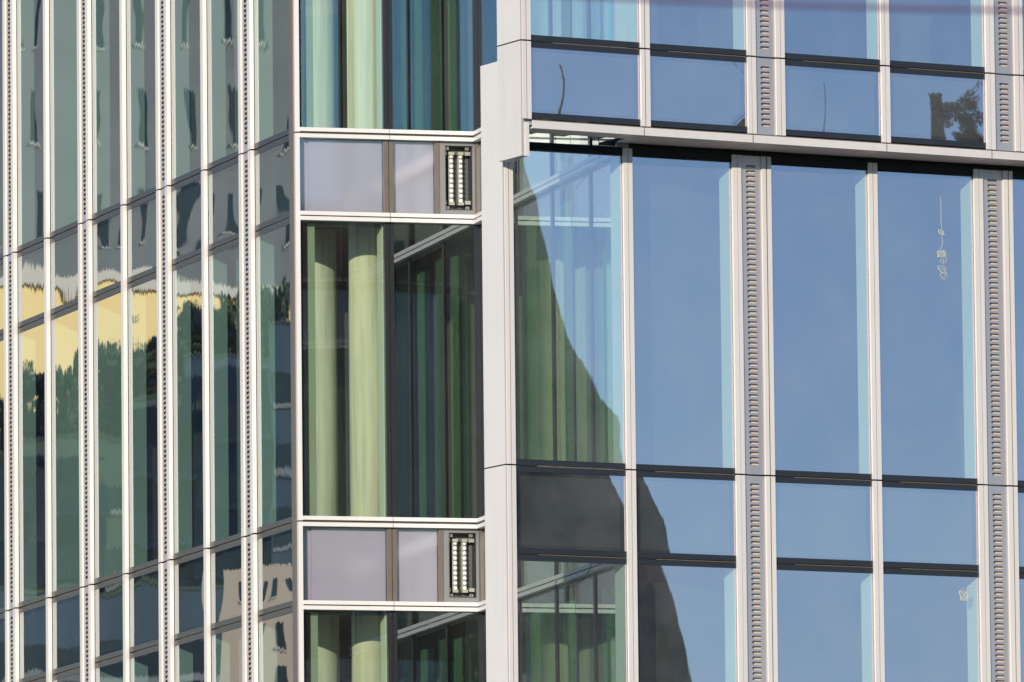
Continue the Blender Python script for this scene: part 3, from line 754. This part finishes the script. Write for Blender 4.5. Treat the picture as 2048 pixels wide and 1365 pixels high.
def tree(u, v, dist, h, wd, label, seed):
    """crown top mirrored at pixel (u, v)"""
    Q = mirror_frame(FA, u, v, dist); top = mirror_px(FA, Q, u, v)
    rn = random.Random(seed)
    T = thing('street_tree', label, 'tree', Q, 'trees in front of the yellow house')
    bm = new_bm(); add_tube(bm, [(0, 0, 0), (.2, 0, top[1] * .5), (0, 0, top[1] - .8)], .16, 7); obj('trunk', bm, M['bark'], T)
    vs, fs = [], []
    cl = [(rn.uniform(-wd, wd) * .7, rn.uniform(-wd, wd) * .7, top[1] - .3 - h * rn.random() ** 1.2, rn.uniform(.3, .55) * wd) for _ in range(60)] + [(0, 0, top[1] - .4, wd * .35)]
    for k in range(8000):
        cx_, cy_, cz_, cr_ = rn.choice(cl)
        v_ = Vector((rn.gauss(0, 1), rn.gauss(0, 1), rn.gauss(0, 1.5))).normalized() * cr_ * rn.random() ** .35
        c = Vector((cx_, cy_, cz_)) + v_
        sz = rn.uniform(.06, .18)
        i0 = len(vs)
        for q in range(3): vs.append(tuple(c + Vector((rn.uniform(-sz, sz), rn.uniform(-sz, sz), rn.uniform(-sz, sz) * 1.6))))
        fs.append((i0, i0 + 1, i0 + 2))
    me = bpy.data.meshes.new('crown'); me.from_pydata(vs, [], fs); me.materials.append(M['leafy' if seed % 3 == 0 and 'leafy' in M else 'leaf'])
    o = bpy.data.objects.new('crown', me); col.objects.link(o); o.parent = T; o['kind'] = 'stuff'
TS = [(0, 850, 190, 9, 1.3, 'leftmost broad tree'), (62, 745, 186, 10, .9, 'second tree from the left'), (128, 735, 184, 10, .9, 'tree with a rounded crown'), (105, 830, 178, 8, 1.3, 'low bushy tree'),
      (215, 690, 186, 9, .9, 'tree between the left strips'), (255, 705, 178, 9, .8, 'fuller middle tree'), (305, 625, 182, 9, .55, 'narrow tall tree'), (350, 690, 178, 8, 1.1, 'wide middle tree'),
      (398, 612, 184, 9, .9, 'tall tree beside the third strip'), (440, 622, 176, 9, .9, 'dense tree by the third strip'), (500, 590, 184, 9, 1.1, 'tall tree by the last strip'), (560, 580, 176, 9, .9, 'tree nearest the corner'),
      (180, 800, 176, 8, 1.0, 'small tree by the second strip')]
M['leafy'] = mat('grey_green_foliage', (0.10, 0.13, 0.08), .8, 0, .5, 1.0)
for n, (u_, v_, d_, h_, w_, l_) in enumerate(TS): tree(u_, v_, d_, h_, w_, l_ + ' mirrored in the side wing glass', n)
Q4 = mirror_frame(FA, 565, 1200, 90)
TP = thing('beige_house', 'low beige stone house mirrored at the foot of the side wing glass', 'building', Q4)
a4 = mirror_px(FA, Q4, 545, 1130); b4 = mirror_px(FA, Q4, 640, 1130)
box('wall', M['beige'], TP, min(a4[0], b4[0]), max(a4[0], b4[0]) + 1, 0, 5, 0, a4[1])
for k in range(3):
    xw = min(a4[0], b4[0]) + .22 + k * .42
    for q in range(3):
        wv = box('window', M['dwin'], TP, xw, xw + .17, -.02, .05, a4[1] - .75 - q * .8, a4[1] - .3 - q * .8)
        box('sill', M['cornice'], wv, xw - .03, xw + .2, -.05, -.021, a4[1] - .79 - q * .8, a4[1] - .755 - q * .8)
# tall block across the street behind the photographer, mirrored twice in the inner corner
TO = thing('city_block', 'tall dark green block across the street, facing the building corner', 'building', loc=(0, -300, 0))
box('wall', M['dgreen'], TO, -24, 60, -20, 0, 0, 67.6); box('wall', M['dgreen'], TO, 60.01, 300, -18, 0, 0, 70)  # second, wider wall added out of view to darken the corner bay's reflections
for k in range(14):
    for c in range(54):
        wv = box('window', M['dwin'], TO, -22 + c * 5.8, -19 + c * 5.8, .001, .05, 5 + k * 4.3, 7.4 + k * 4.3)
# slate spire mirrored in the right wing
dS = 150
Q5 = mirror_frame(FC, 1040, 235, dS)
ap = mirror_px(FC, Q5, 1040, 235); ed = mirror_px(FC, Q5, 1392, 1365)
hw_ = abs(ed[0] - ap[0]); hh_ = ap[1] - ed[1]; slope = hw_ / hh_
print('spire', ap, hw_, hh_)
TSp = thing('church_spire', 'steep dark slate spire mirrored in the lower right glass front', 'spire', Q5)
bm = new_bm(); n = 12; zb_ = ed[1] - 6
prev = None
for (z, k) in ((ap[1], .02), (ap[1] - 1.2, .95), (ap[1] - 2.4, .80), (ap[1] - 4.2, .86), (ap[1] - 5.6, 1.0), (ap[1] - 6.6, 1.10), (ap[1] - 7.6, 1.06), (ap[1] - 9.5, 1.08), (ap[1] - 11, 1.05), (ed[1], 1.0), (zb_, 1.0)):
    r_ = max(.05, (ap[1] - z) * slope * k)
    ring = [bm.verts.new((r_ * math.cos(i * math.tau / n), r_ * math.sin(i * math.tau / n) + 6, z)) for i in range(n)]
    if prev:
        for i in range(n): bm.faces.new((prev[i], prev[(i + 1) % n], ring[(i + 1) % n], ring[i]))
    else: bm.faces.new(ring)
    prev = ring
obj('roof', bm, M['slate'], TSp)
rb = (ap[1] - zb_) * slope * .85
box('tower', M['render'], TSp, -rb, rb, 6 - rb, 6 + rb, 0, zb_ - .01)

# house, tree, masts mirrored in the small upper right panes
def dq(u, v, dist):
    Q = mirror_frame(FD, u, v, dist); return Q, mirror_px(FD, Q, u, v)[1]
Q, top = dq(1930, 165, 200)
T = thing('street_tree', 'big ragged dark tree mirrored in the small upper pane at far right', 'tree', Q)
rn = random.Random(91); vs, fs = [], []
cl = [(rn.uniform(-1.1, .9), rn.uniform(-.5, .5), top - .3 - rn.random() * 1.3, rn.uniform(.25, .42)) for _ in range(22)] + [(rn.uniform(-.6, .3), 0, top - 1.75 - rn.random() * .5, .22) for _ in range(7)] + [(rn.uniform(-.75, -.3), 0, top - rn.random() * 2.6, .28) for _ in range(9)]
for k in range(11000):
    cx_, cy_, cz_, cr_ = rn.choice(cl)
    c = Vector((cx_, cy_, cz_)) + Vector((rn.gauss(0, 1), rn.gauss(0, 1), rn.gauss(0, 1))).normalized() * cr_ * rn.random() ** .35
    sz = rn.uniform(.03, .08); i0 = len(vs)
    for q in range(3): vs.append(tuple(c + Vector((rn.uniform(-sz, sz), rn.uniform(-sz, sz), rn.uniform(-sz, sz)))))
    fs.append((i0, i0 + 1, i0 + 2))
me = bpy.data.meshes.new('crown'); me.from_pydata(vs, [], fs); me.materials.append(M['bark'])
o = bpy.data.objects.new('crown', me); col.objects.link(o); o.parent = T; o['kind'] = 'stuff'
bm = new_bm(); add_tube(bm, [(-.3, 0, 0), (-.2, 0, top - 2)], .15, 7); obj('trunk', bm, M['bark'], T)
Q, top = dq(1872, 152, 215)
T = thing('brick_chimney', 'brown brick chimney mirrored beside the ragged tree in the upper pane', 'chimney', Q)
M['brick'] = mat('brown_brick', (0.30, 0.19, 0.13), .9, 0, .3, 6)
box('shaft', M['brick'], T, -.28, .28, 0, .5, 0, top - .12); box('cap', M['cornice'], T, -.32, .32, -.04, .54, top - .119, top)
Q, top = dq(1480, 200, 190)
T = thing('gabled_house', 'narrow beige gabled house mirrored at the right edge of the second upper pane', 'building', Q)
box('wall', M['beige'], T, -.35, .35, 0, 2, 0, top - .5)
bm = new_bm(); add_prism(bm, [(-.42, 0), (.42, 0), (0, .5)], 0, 2.1); o = obj('roof', bm, M['brick'], T)
o.matrix_parent_inverse = Matrix.Identity(4); o.rotation_euler = (math.pi / 2, 0, 0); o.location = (0, 2.05, top - .498)
for (u_, v_, r_, m_, l_) in ((1110, 95, .045, 'brick', 'thin brown mast mirrored in the first small upper pane'), (1640, 128, .014, 'slate', 'thin dark aerial mast mirrored in the third small upper pane'), (1458, 150, .013, 'slate', 'slim dark mast mirrored left of the beige gabled house')):
    Q, top = dq(u_, v_, 180)
    T = thing('mast', l_, 'mast', Q)
    bm = new_bm(); add_tube(bm, [(0, 0, 0), (0, 0, top - 1.2), (0, 0, top)], r_, 8); obj('pole', bm, M[m_], T)
    bm = new_bm(); add_tube(bm, [(-.1, 0, top - .8), (.12, 0, top - .74)], r_ * .5, 6); obj('crossbar', bm, M[m_], T)
